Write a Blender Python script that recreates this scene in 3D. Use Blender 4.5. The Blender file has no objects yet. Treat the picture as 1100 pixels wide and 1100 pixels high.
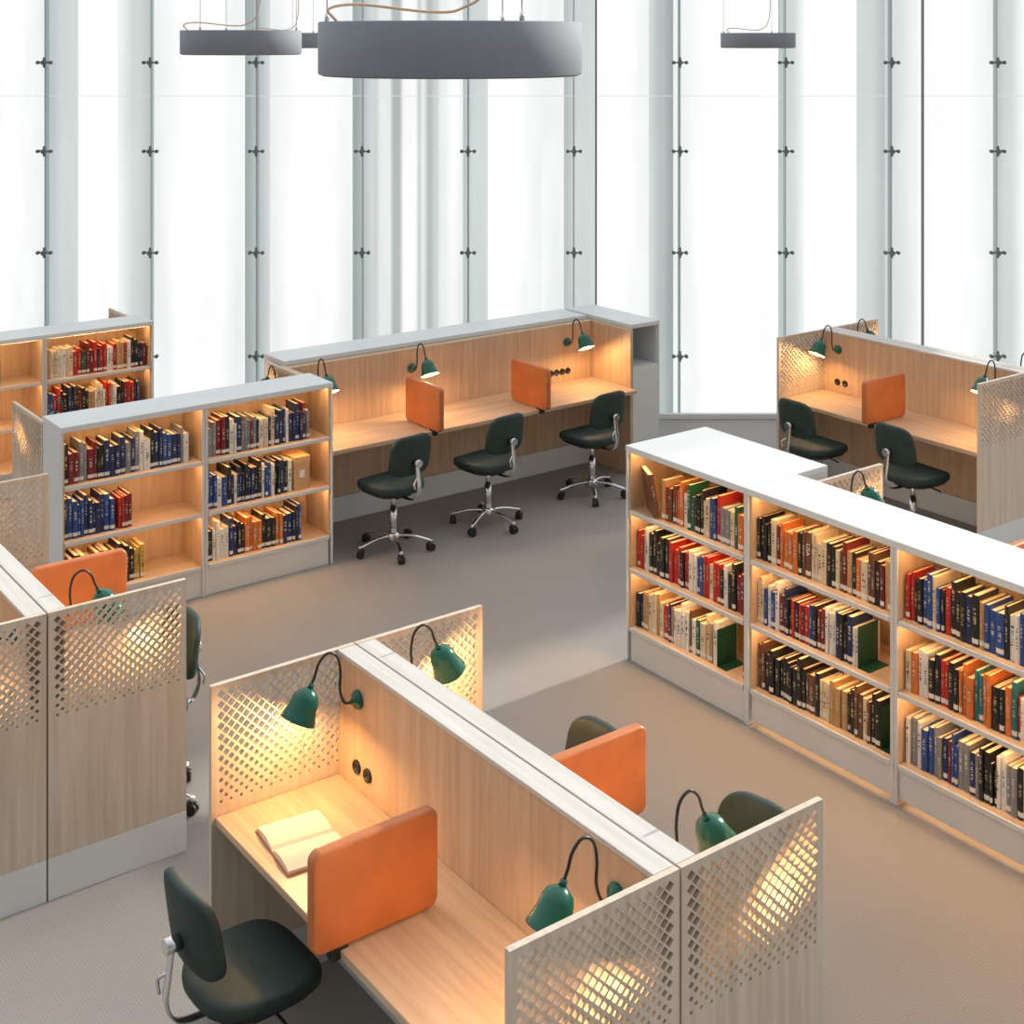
import bpy, bmesh, math, random
from mathutils import Matrix, Vector, Euler
random.seed(11)
R=math.radians
YAW=R(36.6); CS=math.cos(YAW); SN=math.sin(YAW)
scene=bpy.context.scene
COL=scene.collection
try:
    scene.view_settings.view_transform='Standard'
except Exception as e:
    print(e)
def W(X,Y): return (CS*X+SN*Y, -SN*X+CS*Y)

# ---------------- materials ----------------
def pbsdf(name):
    m=bpy.data.materials.new(name); m.use_nodes=True
    nt=m.node_tree; b=nt.nodes['Principled BSDF']
    return m,nt,b
def mat(name,col,rough=.5,metal=0,var=.06,nscale=6,bump=0,spec=None):
    m,nt,b=pbsdf(name)
    tc=nt.nodes.new('ShaderNodeTexCoord'); n=nt.nodes.new('ShaderNodeTexNoise')
    n.inputs['Scale'].default_value=nscale; n.inputs['Detail'].default_value=4
    nt.links.new(tc.outputs['Object'],n.inputs['Vector'])
    cr=nt.nodes.new('ShaderNodeValToRGB')
    cr.color_ramp.elements[0].position=.3; cr.color_ramp.elements[1].position=.7
    cr.color_ramp.elements[0].color=tuple(c*(1-var) for c in col)+(1,)
    cr.color_ramp.elements[1].color=tuple(min(1,c*(1+var)) for c in col)+(1,)
    nt.links.new(n.outputs['Fac'],cr.inputs['Fac']); nt.links.new(cr.outputs['Color'],b.inputs['Base Color'])
    b.inputs['Roughness'].default_value=rough; b.inputs['Metallic'].default_value=metal
    if bump:
        n2=nt.nodes.new('ShaderNodeTexNoise'); n2.inputs['Scale'].default_value=250
        nt.links.new(tc.outputs['Object'],n2.inputs['Vector'])
        bp=nt.nodes.new('ShaderNodeBump'); bp.inputs['Strength'].default_value=bump; bp.inputs['Distance'].default_value=.002
        nt.links.new(n2.outputs['Fac'],bp.inputs['Height']); nt.links.new(bp.outputs['Normal'],b.inputs['Normal'])
    return m
def wood(name,c1,c2,axis=2,rough=.45):
    m,nt,b=pbsdf(name)
    tc=nt.nodes.new('ShaderNodeTexCoord'); oi=nt.nodes.new('ShaderNodeObjectInfo')
    add=nt.nodes.new('ShaderNodeVectorMath'); add.operation='ADD'
    mul=nt.nodes.new('ShaderNodeMath'); mul.operation='MULTIPLY'; mul.inputs[1].default_value=13
    nt.links.new(oi.outputs['Random'],mul.inputs[0])
    nt.links.new(tc.outputs['Object'],add.inputs[0]); nt.links.new(mul.outputs[0],add.inputs[1])
    mp=nt.nodes.new('ShaderNodeMapping'); s=[14,14,14]; s[axis]=.8; mp.inputs['Scale'].default_value=s
    nt.links.new(add.outputs[0],mp.inputs['Vector'])
    n=nt.nodes.new('ShaderNodeTexNoise'); n.inputs['Scale'].default_value=2.2; n.inputs['Detail'].default_value=7; n.inputs['Distortion'].default_value=.5
    nt.links.new(mp.outputs[0],n.inputs['Vector'])
    cr=nt.nodes.new('ShaderNodeValToRGB')
    cr.color_ramp.elements[0].position=.32; cr.color_ramp.elements[1].position=.66
    cr.color_ramp.elements[0].color=c1+(1,); cr.color_ramp.elements[1].color=c2+(1,)
    nt.links.new(n.outputs['Fac'],cr.inputs['Fac']); nt.links.new(cr.outputs['Color'],b.inputs['Base Color'])
    b.inputs['Roughness'].default_value=rough
    return m
def emit(name,col,st):
    m,nt,b=pbsdf(name)
    b.inputs['Base Color'].default_value=col+(1,)
    b.inputs['Emission Color'].default_value=col+(1,); b.inputs['Emission Strength'].default_value=st
    return m

W1=(.52,.352,.222); W2=(.64,.465,.31)
wood_v=wood('birch_upright',W1,W2,2)
wood_y=wood('birch_desktop',W1,W2,1,.38)
wood_x=wood('birch_shelf',W1,W2,0)
pale_v=wood('whitewashed_birch',(.58,.47,.36),(.69,.59,.475),2)
rail_m=wood('whitewashed_rail',(.56,.53,.48),(.66,.63,.59),1)
white=mat('white_laminate',(.70,.73,.73),.4,0,.03,3)
whitew=mat('warm_white_laminate',(.66,.65,.62),.45,0,.03,3)
leather=mat('tan_orange_leather',(.54,.165,.05),.42,0,.12,7,.25)
green_fab=mat('dark_green_upholstery',(.014,.034,.029),.6,0,.2,12,.3)
green_lamp=mat('green_enamel',(.006,.105,.068),.22,0,.05)
green_metal=mat('green_painted_steel',(.012,.075,.04),.4)
lamp_in=mat('cream_enamel',(.8,.7,.5),.4)
black=mat('black_plastic',(.012,.012,.013),.35)
chrome=mat('chrome',(.72,.73,.74),.16,1,.02)
ring_m=mat('blue_grey_metal',(.26,.285,.32),.75,.0,.05,2)
steel=mat('grey_steel',(.20,.24,.24),.35,.3)
cable_m=mat('peach_cable',(.75,.5,.32),.6)
pages=mat('book_pages',(.80,.66,.44),.8,0,.1,60)
paper=mat('open_pages',(.76,.67,.52),.8,0,.03,20)
label_m=mat('spine_label',(.72,.70,.65),.6)
card=mat('tan_cardboard',(.55,.33,.15),.7)
bulb_m=emit('warm_bulb',(1,.75,.42),5)
led_m=emit('warm_led',(1,.60,.27),28)
led_s=emit('added_floor_glow',(1,.58,.28),10)  # for the added strip that makes the warm glow on the floor

def floor_material():
    m,nt,b=pbsdf('herringbone_carpet')
    N=nt.nodes.new; L=nt.links.new
    tc=N('ShaderNodeTexCoord'); sp=N('ShaderNodeSeparateXYZ'); 
    mp=N('ShaderNodeMapping'); mp.inputs['Rotation'].default_value=(0,0,R(8)); L(tc.outputs['Object'],mp.inputs['Vector']); L(mp.outputs[0],sp.inputs[0])
    def M(op,a,bv=None):
        n=N('ShaderNodeMath'); n.operation=op
        if hasattr(a,'links'): L(a,n.inputs[0])
        else: n.inputs[0].default_value=a
        if bv is not None:
            if hasattr(bv,'links'): L(bv,n.inputs[1])
            else: n.inputs[1].default_value=bv
        return n.outputs[0]
    pp=M('PINGPONG',sp.outputs['X'],.05)
    v=M('ADD',sp.outputs['Y'],pp)
    s=M('SINE',M('MULTIPLY',v,2*math.pi/.02))
    s2=M('MULTIPLY',M('ADD',s,1),.5)
    n1=N('ShaderNodeTexNoise'); n1.inputs['Scale'].default_value=1.1; n1.inputs['Detail'].default_value=3; L(tc.outputs['Object'],n1.inputs['Vector'])
    n2=N('ShaderNodeTexNoise'); n2.inputs['Scale'].default_value=170; n2.inputs['Detail'].default_value=2; L(tc.outputs['Object'],n2.inputs['Vector'])
    f=M('ADD',M('MULTIPLY',s2,.15),M('ADD',M('MULTIPLY',n1.outputs['Fac'],.3),M('MULTIPLY',n2.outputs['Fac'],.6)))
    cr=N('ShaderNodeValToRGB'); cr.color_ramp.elements[0].position=.15; cr.color_ramp.elements[1].position=.95
    cr.color_ramp.elements[0].color=(.180,.166,.153,1); cr.color_ramp.elements[1].color=(.395,.372,.345,1)
    L(f,cr.inputs['Fac']); L(cr.outputs['Color'],b.inputs['Base Color']); b.inputs['Roughness'].default_value=.6
    bp=N('ShaderNodeBump'); bp.inputs['Strength'].default_value=.1; bp.inputs['Distance'].default_value=.002
    L(f,bp.inputs['Height']); L(bp.outputs['Normal'],b.inputs['Normal'])
    return m

# ---------------- mesh helpers ----------------
def setm(t,mi,smooth):
    for f in t.faces: f.material_index=mi; f.smooth=smooth
def app(bm,t,M=None,mi=0,smooth=False,keep=False):
    if not keep: setm(t,mi,smooth)
    me=bpy.data.meshes.new('tmp'); t.to_mesh(me); t.free()
    if M is not None: me.transform(M)
    bm.from_mesh(me); bpy.data.meshes.remove(me)
def abox(bm,a,b,mi=0,bev=0,M=None,seg=2):
    t=bmesh.new(); bmesh.ops.create_cube(t,size=1)
    for v in t.verts:
        v.co=Vector([(a[i]+b[i])/2+v.co[i]*(b[i]-a[i]) for i in range(3)])
    if bev: bmesh.ops.bevel(t,geom=list(t.edges),offset=bev,segments=seg,affect='EDGES',profile=.5)
    app(bm,t,M,mi)
def lathe(bm,prof,seg=24,mi=0,M=None,smooth=True):
    t=bmesh.new(); rings=[]
    for r,z in prof:
        if r<1e-5: rings.append([t.verts.new((0,0,z))])
        else: rings.append([t.verts.new((r*math.cos(2*math.pi*i/seg),r*math.sin(2*math.pi*i/seg),z)) for i in range(seg)])
    for a,b in zip(rings,rings[1:]):
        for i in range(seg):
            j=(i+1)%seg
            if len(a)==1 and len(b)==1: continue
            if len(a)==1: t.faces.new((a[0],b[i],b[j]))
            elif len(b)==1: t.faces.new((a[i],a[j],b[0]))
            else: t.faces.new((a[i],a[j],b[j],b[i]))
    bmesh.ops.recalc_face_normals(t,faces=t.faces)
    app(bm,t,M,mi,smooth)
def cyl(bm,p0,p1,r,seg=14,mi=0,smooth=True,r2=None):
    p0=Vector(p0);p1=Vector(p1); d=p1-p0; L=d.length
    q=Vector((0,0,1)).rotation_difference(d.normalized()).to_matrix().to_4x4()
    r2=r if r2 is None else r2
    t=bmesh.new(); bmesh.ops.create_cone(t,cap_ends=True,segments=seg,radius1=r,radius2=r2,depth=L)
    setm(t,mi,False)
    for f in t.faces:
        if len(f.verts)==4: f.smooth=smooth
    app(bm,t,Matrix.Translation((p0+p1)/2)@q,mi,keep=True)
def catmull(pts,n=6):
    P=[Vector(p) for p in pts]; P=[P[0]*2-P[1]]+P+[P[-1]*2-P[-2]]; out=[]
    for i in range(1,len(P)-2):
        for k in range(n):
            t=k/n
            out.append(.5*((2*P[i])+(-P[i-1]+P[i+1])*t+(2*P[i-1]-5*P[i]+4*P[i+1]-P[i+2])*t*t+(-P[i-1]+3*P[i]-3*P[i+1]+P[i+2])*t**3))
    out.append(P[-2]); return out
def tube(bm,pts,rx,ry=None,seg=8,mi=0,n=6,up=(0,1,0)):
    ry=ry or rx; C=catmull(pts,n); t=bmesh.new(); rings=[]
    U=Vector(up)
    for i,c in enumerate(C):
        d=(C[min(i+1,len(C)-1)]-C[max(i-1,0)]).normalized()
        s=U-d*U.dot(d)
        if s.length<1e-4: s=Vector((1,0,0))-d*d.x
        s.normalize(); w=d.cross(s)
        rings.append([t.verts.new(c+s*rx*math.cos(2*math.pi*k/seg)+w*ry*math.sin(2*math.pi*k/seg)) for k in range(seg)])
    for a,b in zip(rings,rings[1:]):
        for i in range(seg):
            j=(i+1)%seg; t.faces.new((a[i],a[j],b[j],b[i]))
    t.faces.new(rings[0]); t.faces.new(rings[-1])
    bmesh.ops.recalc_face_normals(t,faces=t.faces)
    app(bm,t,None,mi,True)
def sell(bm,w,d,h,e1=.4,e2=.45,nu=32,nv=14,mi=0,M=None,fn=None):
    def c(a,e): x=math.cos(a); return math.copysign(abs(x)**e,x)
    def s(a,e): x=math.sin(a); return math.copysign(abs(x)**e,x)
    t=bmesh.new(); rings=[]
    for j in range(nv+1):
        ph=-math.pi/2+math.pi*j/nv
        if j in(0,nv): rings.append([t.verts.new((0,0,h/2*s(ph,e1)))])
        else: rings.append([t.verts.new((w/2*c(ph,e1)*c(2*math.pi*i/nu,e2),d/2*c(ph,e1)*s(2*math.pi*i/nu,e2),h/2*s(ph,e1))) for i in range(nu)])
    for a,b in zip(rings,rings[1:]):
        for i in range(nu):
            j=(i+1)%nu
            if len(a)==1: t.faces.new((a[0],b[j],b[i]))
            elif len(b)==1: t.faces.new((a[i],a[j],b[0]))
            else: t.faces.new((a[i],a[j],b[j],b[i]))
    if fn:
        for v in t.verts: v.co=fn(v.co.copy())
    bmesh.ops.recalc_face_normals(t,faces=t.faces)
    app(bm,t,M,mi,True)
def fin(bm,name,mats):
    me=bpy.data.meshes.new(name); bm.to_mesh(me); bm.free()
    for m in mats: me.materials.append(m)
    return me
def boxmesh(name,dims,mats,bev=.0015):
    bm=bmesh.new(); d=dims
    abox(bm,(-d[0]/2,-d[1]/2,-d[2]/2),(d[0]/2,d[1]/2,d[2]/2),0,bev)
    return fin(bm,name,mats)

def obj(name,me,loc=(0,0,0),rot=(0,0,0),parent=None,**kw):
    o=bpy.data.objects.new(name,me); COL.objects.link(o)
    o.location=loc; o.rotation_euler=rot
    if parent: o.parent=parent
    for k,v in kw.items():
        if v is not None: o[k]=v
    return o
def bx(name,a,b,mats,parent=None,bev=.0015,**kw):
    """axis aligned box part between a and b"""
    if not isinstance(mats,list): mats=[mats]
    me=boxmesh(name,[b[i]-a[i] for i in range(3)],mats,bev)
    return obj(name,me,[(a[i]+b[i])/2 for i in range(3)],(0,0,0),parent,**kw)
def empty(name,loc,rz,label,category,group=None):
    return obj(name,None,loc,(0,0,rz),None,label=label,category=category,group=group)

# ---------------- room ----------------
fm=floor_material()
bm=bmesh.new(); abox(bm,(-7.6,-9,-.06),(7.6,7.8,0))
f=obj('floor',fin(bm,'floor',[fm]),W(0,6)+(0,),(0,0,-YAW)); f['kind']='structure'

def pane_mat(name,cols,st):
    """frosted glass with back-light and shade painted into its emission; cols = list of (pos,(r,g,b)) across the pane"""
    m,nt,b=pbsdf(name); N=nt.nodes.new; L=nt.links.new
    tc=N('ShaderNodeTexCoord'); sp=N('ShaderNodeSeparateXYZ'); L(tc.outputs['Generated'],sp.inputs[0])
    n=N('ShaderNodeTexNoise'); n.inputs['Scale'].default_value=1.3; mp=N('ShaderNodeMapping'); mp.inputs['Scale'].default_value=(3,3,.5)
    L(tc.outputs['Object'],mp.inputs['Vector']); L(mp.outputs[0],n.inputs['Vector'])
    cr=N('ShaderNodeValToRGB'); e=cr.color_ramp.elements
    e[0].position=cols[0][0]; e[0].color=cols[0][1]+(1,); e[1].position=cols[-1][0]; e[1].color=cols[-1][1]+(1,)
    for p,c in cols[1:-1]:
        x=cr.color_ramp.elements.new(p); x.color=c+(1,)
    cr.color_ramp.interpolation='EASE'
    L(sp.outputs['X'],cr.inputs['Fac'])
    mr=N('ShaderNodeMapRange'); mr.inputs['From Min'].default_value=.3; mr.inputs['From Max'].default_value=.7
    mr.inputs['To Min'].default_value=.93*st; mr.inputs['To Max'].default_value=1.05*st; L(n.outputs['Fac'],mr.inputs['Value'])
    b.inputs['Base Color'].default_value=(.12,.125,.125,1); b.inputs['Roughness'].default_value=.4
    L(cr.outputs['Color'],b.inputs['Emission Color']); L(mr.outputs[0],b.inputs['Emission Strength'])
    return m
# light and shade seen through the glass, painted as emission tones
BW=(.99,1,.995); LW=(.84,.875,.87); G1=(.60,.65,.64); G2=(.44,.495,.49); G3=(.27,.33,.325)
PMc={}
def pmat(*cols):
    if cols not in PMc:
        PMc[cols]=pane_mat('frosted_glass',[(i/(len(cols)-1),c) for i,c in enumerate(cols)],.98)
    return PMc[cols]
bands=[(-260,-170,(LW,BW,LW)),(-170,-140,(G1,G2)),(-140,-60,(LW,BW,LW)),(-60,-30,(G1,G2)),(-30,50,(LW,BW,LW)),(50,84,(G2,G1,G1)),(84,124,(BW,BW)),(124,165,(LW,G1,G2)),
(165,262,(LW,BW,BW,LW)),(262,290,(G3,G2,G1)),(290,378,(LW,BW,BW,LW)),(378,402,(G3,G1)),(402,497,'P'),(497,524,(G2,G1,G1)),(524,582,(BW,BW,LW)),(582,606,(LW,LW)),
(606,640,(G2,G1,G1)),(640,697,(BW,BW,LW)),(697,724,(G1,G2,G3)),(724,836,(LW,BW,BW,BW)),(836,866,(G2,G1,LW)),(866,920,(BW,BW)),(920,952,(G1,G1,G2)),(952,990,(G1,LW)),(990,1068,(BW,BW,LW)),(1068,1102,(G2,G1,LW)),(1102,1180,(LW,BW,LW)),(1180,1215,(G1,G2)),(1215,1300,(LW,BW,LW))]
WY=13.28; K=WY/1494
HT=5.2
PP=pane_mat('frosted_glass_painted_post_silhouettes',[(0,G1),(.08,LW),(.17,LW),(.22,G2),(.28,G2),(.34,BW),(.46,BW),(.51,G1),(.55,LW),(.62,G2),(.70,G1),(.76,LW),(.9,BW),(1,LW)],.93)  # post silhouettes painted into the pane's glow; no posts stand behind it
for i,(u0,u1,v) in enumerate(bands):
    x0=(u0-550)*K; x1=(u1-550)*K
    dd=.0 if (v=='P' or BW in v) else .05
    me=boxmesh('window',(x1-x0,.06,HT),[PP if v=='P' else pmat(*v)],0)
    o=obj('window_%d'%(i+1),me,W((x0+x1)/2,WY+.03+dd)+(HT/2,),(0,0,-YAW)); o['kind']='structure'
fin_m=emit('green_grey_glass_edge_glow',(.27,.34,.335),.4)  # fins get a painted glow in place of light passing through the glass
# bracket mesh
def bracket_mesh():
    bm=bmesh.new()
    cyl(bm,(-.07,0,0),(.07,0,0),.007,10,0)
    for s in(-1,1):
        cyl(bm,(s*.06,-.02,0),(s*.06,.02,0),.017,12,0)
    cyl(bm,(0,-.04,0),(0,.03,0),.024,12,0)
    abox(bm,(-.012,-.01,-.05),(.012,.01,.05),0,.003)
    return fin(bm,'bracket',[steel])
BR=bracket_mesh()
n=0
for k in range(-3,13):
    u=52+112.8*k; x=(u-550)*K; n+=1
    w=.011 if k%2 else .018
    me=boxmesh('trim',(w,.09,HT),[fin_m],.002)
    o=obj('trim_%d'%n,me,W(x,WY-.046)+(HT/2,),(0,0,-YAW)); o['kind']='structure'
    for z in(.58,1.56,2.52,3.36,4.3):
        obj('glass_bracket',BR,(0,-.07,z-HT/2),(0,0,0),o)
for u in(640,990):
    n+=1
    o=obj('trim_%d'%n,boxmesh('trim',(.016,.05,HT),[steel],0),W((u-550)*K,WY-.026)+(HT/2,),(0,0,-YAW)); o['kind']='structure'
n+=1
pj=emit('pale_joint',(.60,.65,.65),.72)
o=obj('trim_%d'%n,boxmesh('trim',(13,.006,.007),[pj],0),W(0,WY-.005)+(3.04,),(0,0,-YAW)); o['kind']='structure'
o=obj('baseboard_back',boxmesh('baseboard_back',(13,.05,.05),[white],.003),W(0,WY-.15)+(.025,),(0,0,-YAW)); o['kind']='structure'

# ---------------- lattice end panel ----------------
def lattice_mesh(w=.61,z0=.0,z1=1.2,th=.022,mx=.018,la=.745,lb=1.184,nx=14,nz=11):
    t=bmesh.new(); cache={}
    def V(x,z):
        k=(round(x,5),round(z,5))
        if k not in cache: cache[k]=t.verts.new((x,0,z))
        return cache[k]
    X0,X1=mx,w-mx; cw=(X1-X0)/nx; ch=(lb-la)/nz
    def P(i,j): return (X0+i*cw, la+j*ch)
    def dia(i,j):
        cx,cz=P(i,j); tt=(cz-la)/(lb-la)
        s=min(.82,.26+.75*tt**.7)
        o=[(cx-cw/2,cz),(cx,cz-ch/2),(cx+cw/2,cz),(cx,cz+ch/2)]
        ii=[(cx-cw/2*s,cz),(cx,cz-ch/2*s),(cx+cw/2*s,cz),(cx,cz+ch/2*s)]
        for a in range(4):
            b=(a+1)%4
            t.faces.new((V(*o[a]),V(*o[b]),V(*ii[b]),V(*ii[a])))
    for i in range(nx):
        for j in range(nz): dia(i+.5,j+.5)
    for i in range(1,nx):
        for j in range(1,nz): dia(i,j)
    for i in range(nx+1):
        for j,sg in((0,1),(nz,-1)):
            l=max(i-.5,0); r=min(i+.5,nx)
            t.faces.new((V(*P(l,j)),V(*P(r,j)),V(*P(i,j+sg*.5)))) if i not in(0,nx) else None
    for j in range(1,nz):
        for i,sg in((0,1),(nx,-1)):
            t.faces.new((V(*P(i,j-.5)),V(*P(i,j+.5)),V(*P(i+sg*.5,j))))
    for i,sg in((0,1),(nx,-1)):
        for j,sj in((0,1),(nz,-1)):
            t.faces.new((V(*P(i,j)),V(*P(i+sg*.5,j)),V(*P(i,j+sj*.5))))
    def q(xa,za,xb,zb): t.faces.new([t.verts.new(c) for c in((xa,0,za),(xb,0,za),(xb,0,zb),(xa,0,zb))])
    q(0,z0,w,la); q(0,lb,w,z1); q(0,la,X0,lb); q(X1,la,w,lb)
    r=bmesh.ops.extrude_face_region(t,geom=list(t.faces))
    for v in [g for g in r['geom'] if isinstance(g,bmesh.types.BMVert)]: v.co.y+=th
    bmesh.ops.recalc_face_normals(t,faces=t.faces)
    for v in t.verts: v.co.y-=th/2
    return fin(t,'end_panel',[pale_v])
LAT=lattice_mesh(z0=.175)
def divider_mesh():
    bm=bmesh.new()
    t=bmesh.new(); bmesh.ops.create_cube(t,size=1)
    for v in t.verts: v.co=Vector((v.co.x*.47,v.co.y*.045,v.co.z*.325))
    ed=[e for e in t.edges if abs(e.verts[0].co.y-e.verts[1].co.y)>.01]
    bmesh.ops.bevel(t,geom=ed,offset=.035,segments=6,affect='EDGES',profile=.5)
    ed=[e for e in t.edges if len(e.link_faces)==2 and e.calc_face_angle()>.6]
    bmesh.ops.bevel(t,geom=ed,offset=.012,segments=3,affect='EDGES',profile=.5)
    app(bm,t,None,0,True)
    return fin(bm,'desk_divider',[leather])
DIV=divider_mesh()
bm=bmesh.new()
lathe(bm,[(0,.001),(.014,.001),(.016,.006),(.023,.010),(.026,.008),(.027,0),(0,0)],20,0,Matrix.Rotation(R(90),4,'Y'))
OUT=fin(bm,'power_outlet',[black])
bm=bmesh.new(); abox(bm,(-.03,-.02,-.045),(.03,.02,0),0,.004); 
CL=fin(bm,'divider_clamp',[black])

# ---------------- reading lamp ----------------
def lamp_meshes():
    bm=bmesh.new()
    lathe(bm,[(0,0),(.034,0),(.036,.006),(.032,.016),(.012,.022),(.010,.035),(0,.036)],24,0,Matrix.Rotation(R(90),4,'Y'))
    mount=fin(bm,'wall_mount',[green_lamp])
    bm=bmesh.new()
    tube(bm,[(.03,0,0),(.062,0,.005),(.082,0,.06),(.080,0,.13),(.095,0,.19),(.135,0,.212),(.172,0,.185),(.19,0,.14),(.205,0,.112)],.0052,None,8,0,6)
    arm=fin(bm,'gooseneck_arm',[black])
    bm=bmesh.new()
    pr=[(0,.0),(.017,-.001),(.026,-.008),(.042,-.020),(.050,-.040),(.054,-.068),(.061,-.094),(.070,-.118)]
    inn=[(r-.003,z-.0035) for r,z in pr[1:]]
    lathe(bm,pr+[(.070,-.119)],28,0)
    lathe(bm,[(.070,-.119),(.067,-.119)]+inn[::-1][1:]+[(0,-.006)],28,1)
    lathe(bm,[(0,.018),(.010,.017),(.012,0),(.0,0)],16,0)
    shade=fin(bm,'lamp_shade',[green_lamp,lamp_in])
    bm=bmesh.new(); lathe(bm,[(0,-.03),(.014,-.032),(.016,-.052),(.024,-.068),(.02,-.082),(.008,-.09),(0,-.091)],16,0)
    bulb=fin(bm,'light_bulb',[bulb_m])
    return mount,arm,shade,bulb
LM=lamp_meshes()
def lamp(x,y,z,rz,energy=4.5,tilt=26,label='green enamel reading lamp with black gooseneck on carrel wall'):
    e=empty('reading_lamp',(x,y,z),rz,label,'lamp','green reading lamps on the study carrels')
    obj('wall_mount',LM[0],(0,0,0),(0,0,0),e); obj('gooseneck_arm',LM[1],(0,0,0),(0,0,0),e,label='black gooseneck arm')
    s=obj('lamp_shade',LM[2],(.209,0,.102),(0,R(-tilt),0),e)
    obj('light_bulb',LM[3],(0,0,0),(0,0,0),s)
    l=bpy.data.lights.new('lamp_light','POINT'); l.energy=energy; l.color=(1,.57,.24); l.shadow_soft_size=.02
    lo=bpy.data.objects.new('lamp_light',l); COL.objects.link(lo); lo.parent=s; lo.location=(0,0,-.112)
    return e

# ---------------- carrels ----------------
def carrel(cx,cy,rz=0,sides=(-1,1),label='birch study carrel with perforated lattice ends',lamps=True,energy=7,skip=None):
    e=empty('study_carrel',(cx,cy,0),rz,label,'desk','birch study carrels')
    for s in sides:
        def X(a,b): return (min(s*a,s*b),max(s*a,s*b))
        x=X(.004,.078); bx('back_panel',(x[0],-.912,.0),(x[1],.912,1.183),wood_v,e)
        x=X(.004,.084); bx('top_rail',(x[0],-.912,1.184),(x[1],.912,1.2),rail_m,e,label='whitewashed top rail')
        x=X(.079,.60); bx('desktop',(x[0],-.912,.685),(x[1],.912,.715),wood_y,e,.003)
        x=X(.079,.10); bx('modesty_plinth',(x[0],-.91,.0),(x[1],.91,.17),white,e)
        x=X(.004,.614)
        for yy in(-.9255,.9255):
            obj('end_panel',LAT,(x[0]+.0,yy,0),(0,0,0),e,label='perforated lattice end panel')
            bx('kickboard',(x[0],yy-.0125,0),(x[1],yy+.0125,.174),white,e,label='white kickboard')
        obj('desk_divider',DIV,(s*.465,0,.885),(0,0,0),e,label='orange leather divider pad')
        obj('divider_clamp',CL,(s*.60,0,.73),(0,0,0),e)
        for yy in(-.77,-.69,.77,.69):
            obj('power_outlet',OUT,(s*.0785,yy,.80),(0,0,0 if s>0 else math.pi),e)
    if lamps:
        Rm=Matrix.Rotation(rz,3,'Z')
        for s in sides:
            for yy in(-.75,.76):
                if skip==(s,yy): continue
                v=Rm@Vector((s*.0785,yy,0))
                lamp(cx+v.x,cy+v.y,1.062,rz+(0 if s>0 else math.pi),energy)
    return e
carrel(2.785,3.87,label='double birch study carrel with an open book on its desk',energy=11)
carrel(1.90,6.74,label='double birch study carrel beside white bookshelf',skip=(1,.76))
carrel(8.945,6.73,label='double birch study carrel standing near the glass wall')
carrel(5.722,4.12,0,(1,),label='single birch study carrel backing a long bookshelf')
carrel(3.755,8.705,R(90),(1,),label='single birch study carrel backing a white bookshelf')
carrel(3.56,11.405,R(90),(1,),label='single birch study carrel near the glass wall',lamps=False)

# long three-seat carrel
e=empty('study_carrel',(6.16,8.8,0),0,'long three-seat birch study carrel with white top','desk','birch study carrels')
ox,oy=6.16,8.8
def B(name,a,b,m,bev=.0015,**k): return bx(name,(a[0]-ox,a[1]-oy,a[2]),(b[0]-ox,b[1]-oy,b[2]),m,e,bev,**k)
B('back_panel',(4.722,9.10,0),(7.60,9.168,1.19),wood_v)
B('desktop',(4.722,8.52,.685),(7.60,9.099,.715),wood_x,.003)
B('plinth',(4.722,9.07,0),(7.60,9.099,.18),white,label='white plinth')
B('side_panel',(7.601,8.60,0),(7.63,9.168,1.19),wood_v)
o=obj('end_panel',LAT,(4.708-ox,8.552-oy,0),(0,0,R(90)),e,label='perforated lattice end panel')
B('kickboard',(4.696,8.552,0),(4.7205,9.16,.174),white)
for x in(5.62,6.61):
    obj('desk_divider',DIV,(x-ox,8.655-oy,.885),(0,0,R(90)),e,label='orange leather divider pad')
    obj('divider_clamp',CL,(x-ox,8.53-oy,.73),(0,0,R(90)),e)
for x in(7.16,7.22,7.28,7.34,5.0,5.07):
    obj('power_outlet',OUT,(x-ox,9.0995-oy,.80),(0,0,R(-90)),e)
for x in(4.93,5.79,7.33): lamp(x,9.0995,1.042,R(-90),8)

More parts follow.
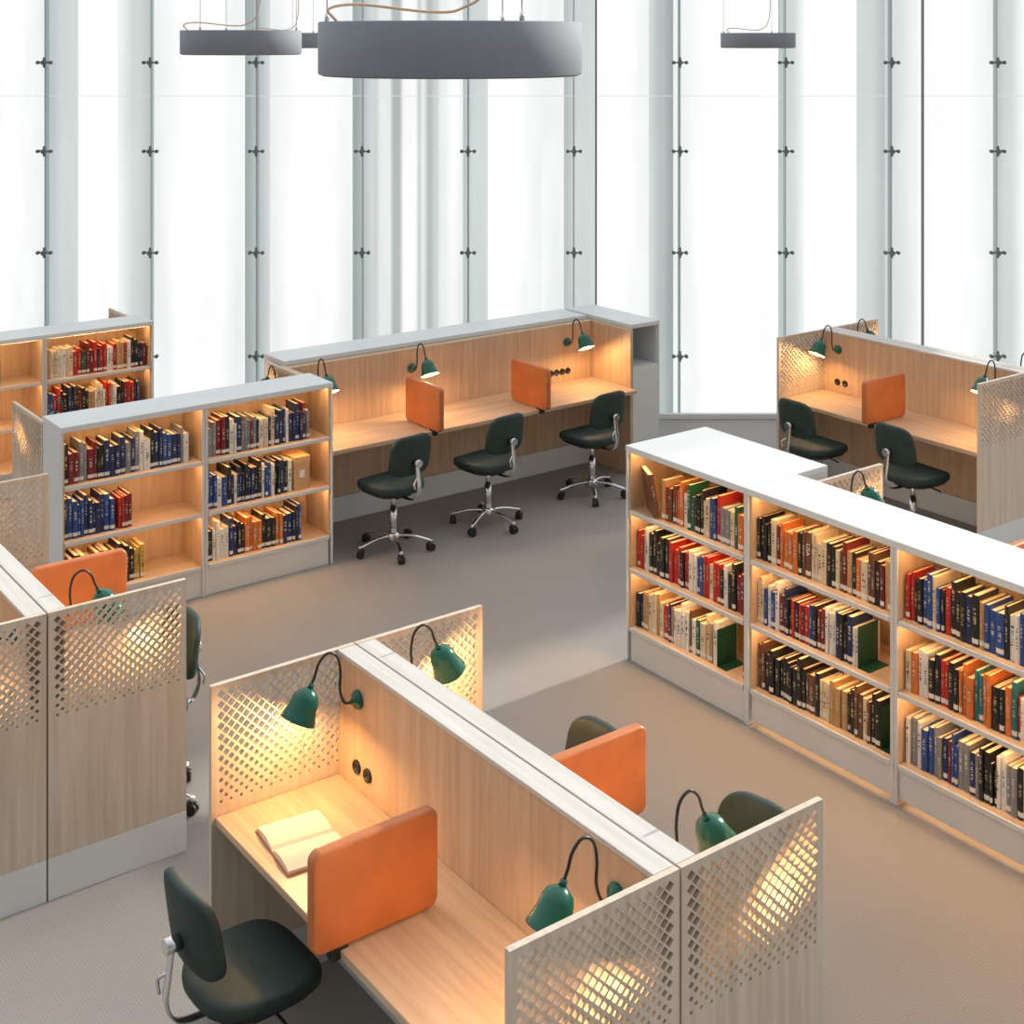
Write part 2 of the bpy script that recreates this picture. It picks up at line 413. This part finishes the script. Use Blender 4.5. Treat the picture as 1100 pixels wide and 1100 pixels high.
# ---------------- bookshelves ----------------
SZ=(.195,.535,.87)
def shelf_mesh(name,w,d,t,wm):
    bm=bmesh.new()
    abox(bm,(0,.012,0),(w,d,t),0); abox(bm,(0,0,0),(w,.0118,t),1,.002)
    return fin(bm,name,[wm,whitew])
def bookshelf(x,y,rz,nb,bw,D,H=1.24,label='white bookshelf',led=True,added_foot_glow=False,inner=None,door=False):
    e=empty('bookshelf',(x,y,0),rz,label,'bookshelf','white bookshelves')
    wv=inner or wood_v; wx=inner or wood_x
    Wd=nb*bw; t=.028
    bx('top_panel',(0,-.005,H-.035),(Wd,D,H),white,e,.003)
    bx('plinth',(t,.012,.03 if added_foot_glow else 0),(Wd-t,.03,SZ[0]-.026),whitew,e)
    bx('back_panel',(t,D-.015,0),(Wd-t,D-.001,H-.036),wv,e)
    if door: bx('door',(.012,-.012,.02),(Wd-.012,-.001,.86),white,e,label='white closed lower door')
    for i in range(nb+1):
        xx=i*bw
        if i==0:
            bx('side_panel',(0,0,0),(.014,D,H-.036),white,e); bx('side_lining',(.0141,.012,SZ[0]),(t,D-.016,H-.036),wv,e)
        elif i==nb:
            bx('side_panel',(Wd-.014,0,0),(Wd,D,H-.036),white,e); bx('side_lining',(Wd-t,.012,SZ[0]),(Wd-.0141,D-.016,H-.036),wv,e)
        else:
            bm=bmesh.new(); abox(bm,(-.02,.012,-.5),(.02,D-.016,.5),0); abox(bm,(-.02,0,-.5),(-.001,.0118,.5),1,.001); abox(bm,(.001,0,-.5),(.02,.0118,.5),1,.001)
            me=fin(bm,'divider',[wv,whitew]); me.transform(Matrix.Scale(H-.037,4,(0,0,1)))
            obj('divider',me,(xx,0,(H-.037)/2),(0,0,0),e)
    sw=bw-.05
    me=shelf_mesh('shelf',sw,D-.017,.025,wx)
    lm=boxmesh('led_strip',(sw-.04,.018,.006),[led_m],0)
    lf=boxmesh('led_strip',(sw-.04,.014,.006),[led_s],0)
    for b in range(nb):
        for k,z in enumerate(SZ):
            obj('shelf',me,(b*bw+.025,.0005,z-.025),(0,0,0),e)
            if led:
                zt=(SZ[k+1]-.025 if k<2 else H-.036)
                obj('led_strip',lm,(b*bw+bw/2,.040,zt-.0035),(0,0,0),e,label='hidden strip added to warm the floor')
        if added_foot_glow: obj('led_strip',lf,(b*bw+bw/2,.040,.040),(0,0,0),e,label='hidden strip added to warm the floor')  # unseen strip added behind the plinth to cast warm light on the floor
    return Matrix.Translation((x,y,0))@Matrix.Rotation(rz,4,'Z')
S1a=bookshelf(5.33,6.07,R(-90),1,.95,.64,label='deep white bookshelf with lit shelves of books')
S1b=bookshelf(5.33,5.118,R(-90),3,.945,.388,label='long white bookshelf with warm lit shelves of books',added_foot_glow=True)
S2=bookshelf(2.82,8.37,0,2,.935,.33,label='white bookshelf with blue books and bare spaces')
S3=bookshelf(1.80,11.06,0,3,.90,.335,label='white bookshelf beside the glass wall')
bookshelf(7.60,9.50,R(180),3,.955,.328,H=1.225,label='white bookshelf forming the rear of long carrel',led=False)
bookshelf(7.64,8.64,0,1,.32,.86,H=1.225,label='narrow white shelf at carrel corner with open cubby',led=False,inner=white,door=True)

# ---------------- books ----------------
pal={'black':(.014,.014,.016),'navy':(.014,.026,.095),'blue':(.022,.065,.25),'red':(.45,.022,.018),'white':(.72,.70,.65),'cream':(.64,.53,.36),
'orange':(.58,.16,.03),'grey':(.22,.22,.23),'teal':(.02,.15,.17),'brown':(.14,.06,.03),'maroon':(.18,.015,.02),'green':(.02,.10,.05),'yellow':(.55,.36,.07),'light blue':(.2,.34,.45),'tan':(.45,.27,.12)}
def title_mat(nm,c):
    m,nt,b=pbsdf(nm+'_spine_title'); N=nt.nodes.new; L=nt.links.new
    tc=N('ShaderNodeTexCoord'); oi=N('ShaderNodeObjectInfo'); mu=N('ShaderNodeMath'); mu.operation='MULTIPLY'; mu.inputs[1].default_value=9
    L(oi.outputs['Random'],mu.inputs[0]); ad=N('ShaderNodeVectorMath'); L(tc.outputs['Object'],ad.inputs[0]); L(mu.outputs[0],ad.inputs[1])
    mp=N('ShaderNodeMapping'); mp.inputs['Scale'].default_value=(30,1,150); L(ad.outputs[0],mp.inputs['Vector'])
    n=N('ShaderNodeTexNoise'); n.inputs['Scale'].default_value=1.2; n.inputs['Detail'].default_value=0; L(mp.outputs[0],n.inputs['Vector'])
    cr=N('ShaderNodeValToRGB'); cr.color_ramp.interpolation='CONSTANT'
    lum=sum(c)/3; t=(.03,.04,.07) if lum>.3 else ((.50,.40,.20) if random.random()<.5 else (.5,.5,.48))
    cr.color_ramp.elements[0].color=c+(1,); cr.color_ramp.elements[1].position=.55; cr.color_ramp.elements[1].color=t+(1,)
    L(n.outputs['Fac'],cr.inputs['Fac']); L(cr.outputs['Color'],b.inputs['Base Color']); b.inputs['Roughness'].default_value=.4
    return m
CM={k:(mat(k.replace(' ','_')+'_book_cover',v,.38,0,.08,20),title_mat(k.replace(' ','_'),v)) for k,v in pal.items()}
def book_mesh(t,h,d):
    bm=bmesh.new()
    # boards
    abox(bm,(-t/2,.002,0),(-t/2+.0025,d,h),0); abox(bm,(t/2-.0025,.002,0),(t/2,d,h),0)
    # page block
    abox(bm,(-t/2+.0026,.004,.004),(t/2-.0026,d-.004,h-.004),1)
    # spine
    cs=[(-t/2,.002),(-t/5,-.0025),(t/5,-.0025),(t/2,.002)]
    za=random.uniform(.30,.45); zb=random.uniform(.68,.88)
    zs=[0,.014,.036,h*za,h*zb,h]; mi=[0,2,0,3,0]
    lab=random.random()<.7
    g=[[bm.verts.new((x,y,z)) for x,y in cs] for z in zs]
    for k in range(5):
        for i in range(3):
            f=bm.faces.new((g[k][i],g[k][i+1],g[k+1][i+1],g[k+1][i]))
            m_=mi[k]
            if m_==3 and i!=1: m_=0
            if m_==2 and not lab: m_=0
            f.material_index=m_
    for row in(g[0],g[-1]):
        f=bm.faces.new(row)
    return fin(bm,'book',[CM['black'][0],pages,label_m,CM['black'][1]])
VAR=[]
for i in range(26):
    t=random.choice([.016,.02,.024,.027,.03,.034,.04]); h=random.uniform(.185,.25); d=random.uniform(.145,.185)
    VAR.append((t,h,d,book_mesh(t,h,d)))
# USA lettering
fc=bpy.data.curves.new('usa','FONT'); fc.body='USA'; fc.size=.034; fc.align_x='CENTER'; fc.align_y='CENTER'; fc.extrude=.0003
fo=bpy.data.objects.new('usa',fc); COL.objects.link(fo); bpy.context.view_layer.update()
USA=bpy.data.meshes.new_from_object(fo.evaluated_get(bpy.context.evaluated_depsgraph_get())); bpy.data.objects.remove(fo)
USA.transform(Matrix.Rotation(R(90),4,'Y')@Matrix.Rotation(R(90),4,'X'))
USA.materials.clear(); USA.materials.append(label_m)
BC=[0]
stuff=bmesh.new(); snames=list(pal); 
def put(M,v,c,group,usa=False,extra=None,as_stuff=False):
    t,h,d,me=v
    if as_stuff:
        b=bmesh.new(); b.from_mesh(me); ci=snames.index(c)
        for f in b.faces: f.material_index={0:ci*2,3:ci*2+1,1:len(snames)*2,2:len(snames)*2+1}[f.material_index]
        app(stuff,b,M,keep=True); return
    o=bpy.data.objects.new('book',me); COL.objects.link(o); o.matrix_world=M
    o.material_slots[0].link='OBJECT'; o.material_slots[0].material=CM[c][0]
    o.material_slots[3].link='OBJECT'; o.material_slots[3].material=CM[c][1]
    sz='thick' if t>.036 else ('slim' if t<.021 else 'upright')
    o['label']=extra or f'{sz} {c} library book standing on lit white shelf'
    o['category']='book'; o['group']=group; BC[0]+=1
    if usa: 
        o.material_slots[3].material=CM[c][0]
        obj('spine_title',USA,(0,-.0031,h*.62),(0,0,0),o,label='white spine lettering USA')
def row(SM,x0,x1,z,cols,group,yo=.05,as_stuff=False,usa=0,lean_end=False):
    x=x0; k=0; last=None; run=0
    while True:
        v=random.choice(VAR); t=v[0]
        if x+t>x1: break
        if run<=0: last=random.choice(cols); run=random.choice([1,1,1,2,2])
        run-=1
        c=last; us=False
        if usa and t>=.034 and sum(pal[c])/3<.3 and random.random()<usa: us=True
        M=SM@Matrix.Translation((x+t/2,yo+random.uniform(-.004,.010),z+.0005))
        put(M,v,c,group,us,None,as_stuff)
        x+=t+.0012+(random.uniform(0,.004) if random.random()<.3 else 0); k+=1
    return x
mix=['black','blue','navy','white','tan','cream','red','orange','grey','brown','maroon','navy','white','green','black']
red=['red','black','white','cream','red','maroon','navy','blue','black','white','red','tan']
dark=['black','navy','brown','cream','blue','black','white','maroon','red','black','orange','brown']
g=['books on the bottom shelf','books on the middle shelf','books on the top shelf']
BK=[]
def bookend(SM,x,z): BK.append((SM,x,z))
# S1a
row(S1a,.25,.905,SZ[2],['orange','cream','red','white','tan']+mix,g[2],usa=.1)
row(S1a,.035,.905,SZ[1],red,g[1],usa=.1)
x=row(S1a,.035,.70,SZ[0],mix+['white','tan'],g[0]); bookend(S1a,x,SZ[0])
v=(.03,.25,.18,book_mesh(.03,.25,.18))
put(S1a@Matrix.Translation((.235,.03,SZ[2]+.006))@Matrix.Rotation(R(62),4,'Z')@Matrix.Rotation(R(-9),4,'Y'),v,'brown','books on the top shelf',extra='dark hardcover book displayed cover outward on shelf')
put(S1a@Matrix.Translation((.88,.06,SZ[0]+.001)),VAR[3],'brown',g[0])
# S1b
row(S1b,.03,.91,SZ[2],['cream','orange','black','tan','black','maroon','brown','black'],g[2],usa=.5)
x=row(S1b,.03,.70,SZ[1],red+['white','blue'],g[1],usa=.25); bookend(S1b,x,SZ[1])
x=row(S1b,.03,.83,SZ[0],['black','brown','tan','black','black','cream','navy','black'],g[0],usa=.15); bookend(S1b,x,SZ[0])
for k,cc in((2,['navy','red','white','black','blue','cream','tan']),(1,['cream','black','tan','white','teal','black','orange','red']),(0,['black','blue','navy','white','grey','red','maroon','black'])):
    row(S1b,.975,1.74,SZ[k],cc,g[k],usa=.35)
# S2
row(S2,.035,.86,SZ[2],['navy','teal','navy','black','white','grey','maroon','blue'],g[2])
row(S2,.035,.38,SZ[1],['navy','blue','navy','blue','light blue'],g[1]); row(S2,.381,.48,SZ[1],['red','maroon','red'],g[1])
row(S2,.035,.55,SZ[0],['black','yellow','cream','black','brown','black'],g[0])
row(S2,.97,1.74,SZ[2],['cream','white','grey','black','navy','brown','maroon','navy'],g[2])
xb=row(S2,.97,1.60,SZ[1],['black','navy','blue','black','white','navy'],g[1])
row(S2,.97,1.66,SZ[0],['navy','black','orange','black','blue','navy','white'],g[0])
# S3 - far shelf
row(S3,.93,1.50,SZ[2],mix,g[2],as_stuff=True)
row(S3,1.84,2.66,SZ[2],red+mix,g[2],as_stuff=True); row(S3,1.84,2.62,SZ[1],red,g[1],as_stuff=True); row(S3,1.84,2.4,SZ[0],dark,g[0],as_stuff=True)
ms=[]
for nme in snames: ms+=[CM[nme][0],CM[nme][1]]
ms+=[pages,label_m]
o=obj('book_rows',fin(stuff,'book_rows',ms),label='rows of mixed coloured books on distant white bookshelf',category='books',kind='stuff',group='books on the distant shelf')
print('BOOKS',BC[0])
# bookends
bm=bmesh.new(); abox(bm,(0,.0,0),(.002,.15,.20),0,.0006); abox(bm,(.002,.0,0),(.07,.15,.0015),0)
BE=fin(bm,'bookend',[green_metal])
for SM,x,z in BK:
    o=bpy.data.objects.new('bookend',BE); COL.objects.link(o); o.matrix_world=SM@Matrix.Translation((x+.004,.045,z+.0005))
    o['label']='dark green metal bookend holding up books on shelf'; o['category']='bookend'; o['group']='green bookends on the bookshelves'
# tan box file
bm=bmesh.new()
abox(bm,(0,0,0),(.12,.20,.22),0,.004); abox(bm,(-.001,-.001,.17),(.121,.201,.223),0,.003); abox(bm,(.04,-.003,.08),(.08,0,.13),1,.001)
o=obj('box_file',fin(bm,'box_file',[card,label_m])); o.matrix_world=S2@Matrix.Translation((xb+.015,.05,SZ[1]+.0005))
o['label']='tan cardboard box file beside the blue books'; o['category']='box'

# open book
bm=bmesh.new()
def leaf(s):
    t=bmesh.new(); n=12; top=[];bot=[]
    for i in range(n+1):
        a=i/n; yy=s*a*.155; z=.006+.026*math.sin(min(1,a*1.0)*math.pi*.75+.25)*(1-.35*a) if i else .006
        top.append([t.verts.new((xx,yy,z)) for xx in(-.115,.115)]); bot.append([t.verts.new((xx,yy+0,.003)) for xx in(-.115,.115)])
    for i in range(n):
        t.faces.new((top[i][0],top[i][1],top[i+1][1],top[i+1][0])); t.faces.new((bot[i][0],bot[i][1],bot[i+1][1],bot[i+1][0]))
        for k in(0,1): t.faces.new((top[i][k],top[i+1][k],bot[i+1][k],bot[i][k]))
    t.faces.new((top[n][0],top[n][1],bot[n][1],bot[n][0]))
    bmesh.ops.recalc_face_normals(t,faces=t.faces); return t
app(bm,leaf(1),None,0,False); app(bm,leaf(-1),None,0,False)
pg=fin(bm,'pages',[paper])
e=empty('open_book',(2.365,4.44,.7155),R(-6),'open hardback book with cream pages on the desk','book')
obj('page_block',pg,(0,0,0),(0,0,0),e)
bm=bmesh.new(); abox(bm,(-.12,-.16,0),(.12,.16,.0028),0,.001); obj('cover',fin(bm,'cover',[CM['orange'][0]]),(0,0,0),(0,0,0),e)

# ---------------- office chair ----------------
def chair_parts():
    P={}
    bm=bmesh.new()
    lathe(bm,[(0,.075),(.045,.075),(.05,.09),(.045,.12),(.03,.135),(0,.135)],20,0)
    for i in range(5):
        a=2*math.pi*i/5+.3; c,s=math.cos(a),math.sin(a)
        tube(bm,[(c*.03,s*.03,.112),(c*.14,s*.14,.105),(c*.23,s*.23,.082),(c*.262,s*.262,.074)],.016,.011,8,0,4,up=(-s,c,0))
        cyl(bm,(c*.262,s*.262,.055),(c*.262,s*.262,.084),.013,10,0)
    P['base']=fin(bm,'star_base',[chrome])
    bm=bmesh.new()
    for y in(-.013,.013):
        cyl(bm,(0,y-.009,.027),(0,y+.009,.027),.0265,16,0)
    abox(bm,(-.006,-.02,.035),(.03,.02,.06),0,.008); cyl(bm,(0,-.02,.027),(0,.02,.027),.008,8,1)
    P['caster']=fin(bm,'caster',[black,chrome])
    bm=bmesh.new(); cyl(bm,(0,0,.13),(0,0,.30),.027,18,0); cyl(bm,(0,0,.30),(0,0,.405),.018,16,0)
    P['col']=fin(bm,'gas_column',[chrome])
    bm=bmesh.new(); abox(bm,(-.07,-.12,.395),(.07,.10,.425),0,.01); tube(bm,[(.06,.03,.41),(.15,.03,.405),(.22,.035,.395)],.006,None,8,0)
    P['mech']=fin(bm,'tilt_mechanism',[black])
    bm=bmesh.new()
    def sf(co):
        w=1-.12*max(0,-co.y/.2); x=co.x*w
        z=co.z-.020*max(0,(co.y-.12)/.11)**2+.012*(abs(co.x)/.23)**2
        return Vector((x,co.y,z))
    sell(bm,.43,.42,.075,.45,.62,40,16,0,Matrix.Translation((0,.02,.462)),sf)
    P['seat']=fin(bm,'seat',[green_fab])
    bm=bmesh.new(); sell(bm,.38,.36,.03,.5,.5,32,8,0,Matrix.Translation((0,.02,.432)))
    P['shell']=fin(bm,'seat_shell',[black])
    bm=bmesh.new()
    def bf(co):
        k=1-.05*(co.y/.14) ; x=co.x*k; y=-co.z+1.1*x*x
        return Vector((x,y-.14*co.y,co.y))
    sell(bm,.35,.285,.055,.45,.52,40,14,0,Matrix.Translation((0,-.215,.715)),bf)
    P['back']=fin(bm,'backrest',[green_fab])
    bm=bmesh.new()
    tube(bm,[(0,-.08,.405),(0,-.17,.40),(0,-.25,.42),(0,-.285,.49),(0,-.275,.58),(0,-.262,.68)],.020,.006,10,0,6,up=(1,0,0))
    cyl(bm,(0,-.29,.67),(0,-.235,.67),.026,16,0); tube(bm,[(-.02,-.275,.57),(-.05,-.29,.54),(-.04,-.29,.50)],.006,None,8,0)
    P['bar']=fin(bm,'back_support',[chrome])
    return P
CP=chair_parts()
def chair(x,y,ang,label,spin=0):
    """ang: facing direction (deg, 0=+x)"""
    e=empty('office_chair',(x,y,0),R(ang-90),label,'chair','dark green office chairs')
    b=obj('star_base',CP['base'],(0,0,0),(0,0,R(spin)),e,label='chrome five-star base')
    for i in range(5):
        a=2*math.pi*i/5+.3
        obj('caster',CP['caster'],(math.cos(a)*.262,math.sin(a)*.262,0),(0,0,a+1.1+i*.7),b)
    obj('gas_column',CP['col'],parent=e); obj('tilt_mechanism',CP['mech'],parent=e)
    obj('seat',CP['seat'],parent=e); obj('seat_shell',CP['shell'],parent=e); obj('backrest',CP['back'],parent=e)
    obj('back_support',CP['bar'],parent=e,label='chrome back support')
L0='dark green swivel office chair with chrome base at carrel'
chair(5.15,8.33,97,L0,10); chair(5.98,8.35,97,L0,40); chair(7.02,8.40,93,L0,0)
chair(8.20,7.17,-2,L0,20); chair(8.25,6.29,-4,L0,50)
chair(2.06,4.27,2,'dark green swivel office chair by the desk with open book',15)
chair(3.38,4.24,180,'dark green swivel office chair pushed under the desk',5)
chair(3.48,3.44,188,'dark green swivel office chair pushed under the desk',25)
chair(2.50,6.27,182,'dark green swivel office chair partly hidden by end panel',-20)

# ---------------- pendant ring lamps ----------------
dm=mat('opal_diffuser',(.3,.3,.3),.6)
def pendant(X,Y,rz=0):
    x,y=W(X,Y)
    e=empty('ring_pendant',(x,y,3.508),rz,'blue-grey metal ring pendant lamp hanging on thin wires','lamp','ring pendant lamps')
    bm=bmesh.new(); r0,r1,h=.285,.327,.130
    lathe(bm,[(r0,0),(r1-.003,0),(r1,.003),(r1,h-.003),(r1-.003,h),(r0,h),(r0,0)],72,0)
    obj('ring_body',fin(bm,'ring_body',[ring_m]),parent=e)
    bm=bmesh.new(); lathe(bm,[(r0+.008,-.003),(r1-.01,-.003),(r1-.01,0),(r0+.008,0),(r0+.008,-.003)],64,0)
    obj('diffuser',fin(bm,'diffuser',[dm]),parent=e)
    for i in range(3):
        a=2*math.pi*i/3+.2; bm=bmesh.new(); c,s=math.cos(a)*.305,math.sin(a)*.305
        cyl(bm,(c,s,h),(c*.98,s*.98,1.7),.0018,6,0); cyl(bm,(c,s,h),(c,s,h+.02),.006,8,0)
        obj('suspension_wire',fin(bm,'suspension_wire',[chrome]),parent=e)
    bm=bmesh.new()
    M=Matrix.Rotation(-YAW-rz,3,'Z')
    pts=[(-.27,-.1,h),(-.29,-.1,.160),(-.22,-.06,.172),(-.05,.0,.155),(.03,.0,.165),(.09,.0,.23),(.11,.0,.5),(.11,0,1.7)]
    tube(bm,[M@Vector(p) for p in pts],.0036,None,8,0,8)
    obj('power_cable',fin(bm,'power_cable',[cable_m]),parent=e)
pendant(-.153,3.46,rz=.3); pendant(-1.48,7.6,rz=1.2); pendant(2.175,12.3,rz=2); pendant(-1.98,12.2,rz=.7)

# ---------------- lights / world / camera ----------------
w=bpy.data.worlds.new('World'); scene.world=w; w.use_nodes=True
nt=w.node_tree; bg=nt.nodes['Background']; bg.inputs[0].default_value=(.96,.98,1,1)
tc=nt.nodes.new('ShaderNodeTexCoord'); dt=nt.nodes.new('ShaderNodeVectorMath'); dt.operation='DOT_PRODUCT'
dt.inputs[1].default_value=(SN*.80,CS*.80,.60)
nt.links.new(tc.outputs['Generated'],dt.inputs[0])
mr=nt.nodes.new('ShaderNodeMapRange'); mr.inputs['From Min'].default_value=-.7; mr.inputs['From Max'].default_value=1
mr.inputs['To Min'].default_value=.22; mr.inputs['To Max'].default_value=1.35
nt.links.new(dt.outputs['Value'],mr.inputs['Value']); nt.links.new(mr.outputs[0],bg.inputs[1])
s=bpy.data.lights.new('sun','SUN'); s.energy=4.8; s.angle=R(2.2); s.color=(1,.95,.87)
so=bpy.data.objects.new('sun',s); COL.objects.link(so)
d=Vector((-1,-.02,-.42)).normalized(); so.rotation_euler=d.to_track_quat('-Z','Y').to_euler(); so.location=(12,6,6)

cam=bpy.data.cameras.new('camera'); co=bpy.data.objects.new('camera',cam); COL.objects.link(co)
co.location=(0,0,3.6); co.rotation_euler=(R(90),0,-YAW)
cam.sensor_width=36; cam.lens=1494/1100*36; cam.shift_y=-510/1100
scene.camera=co
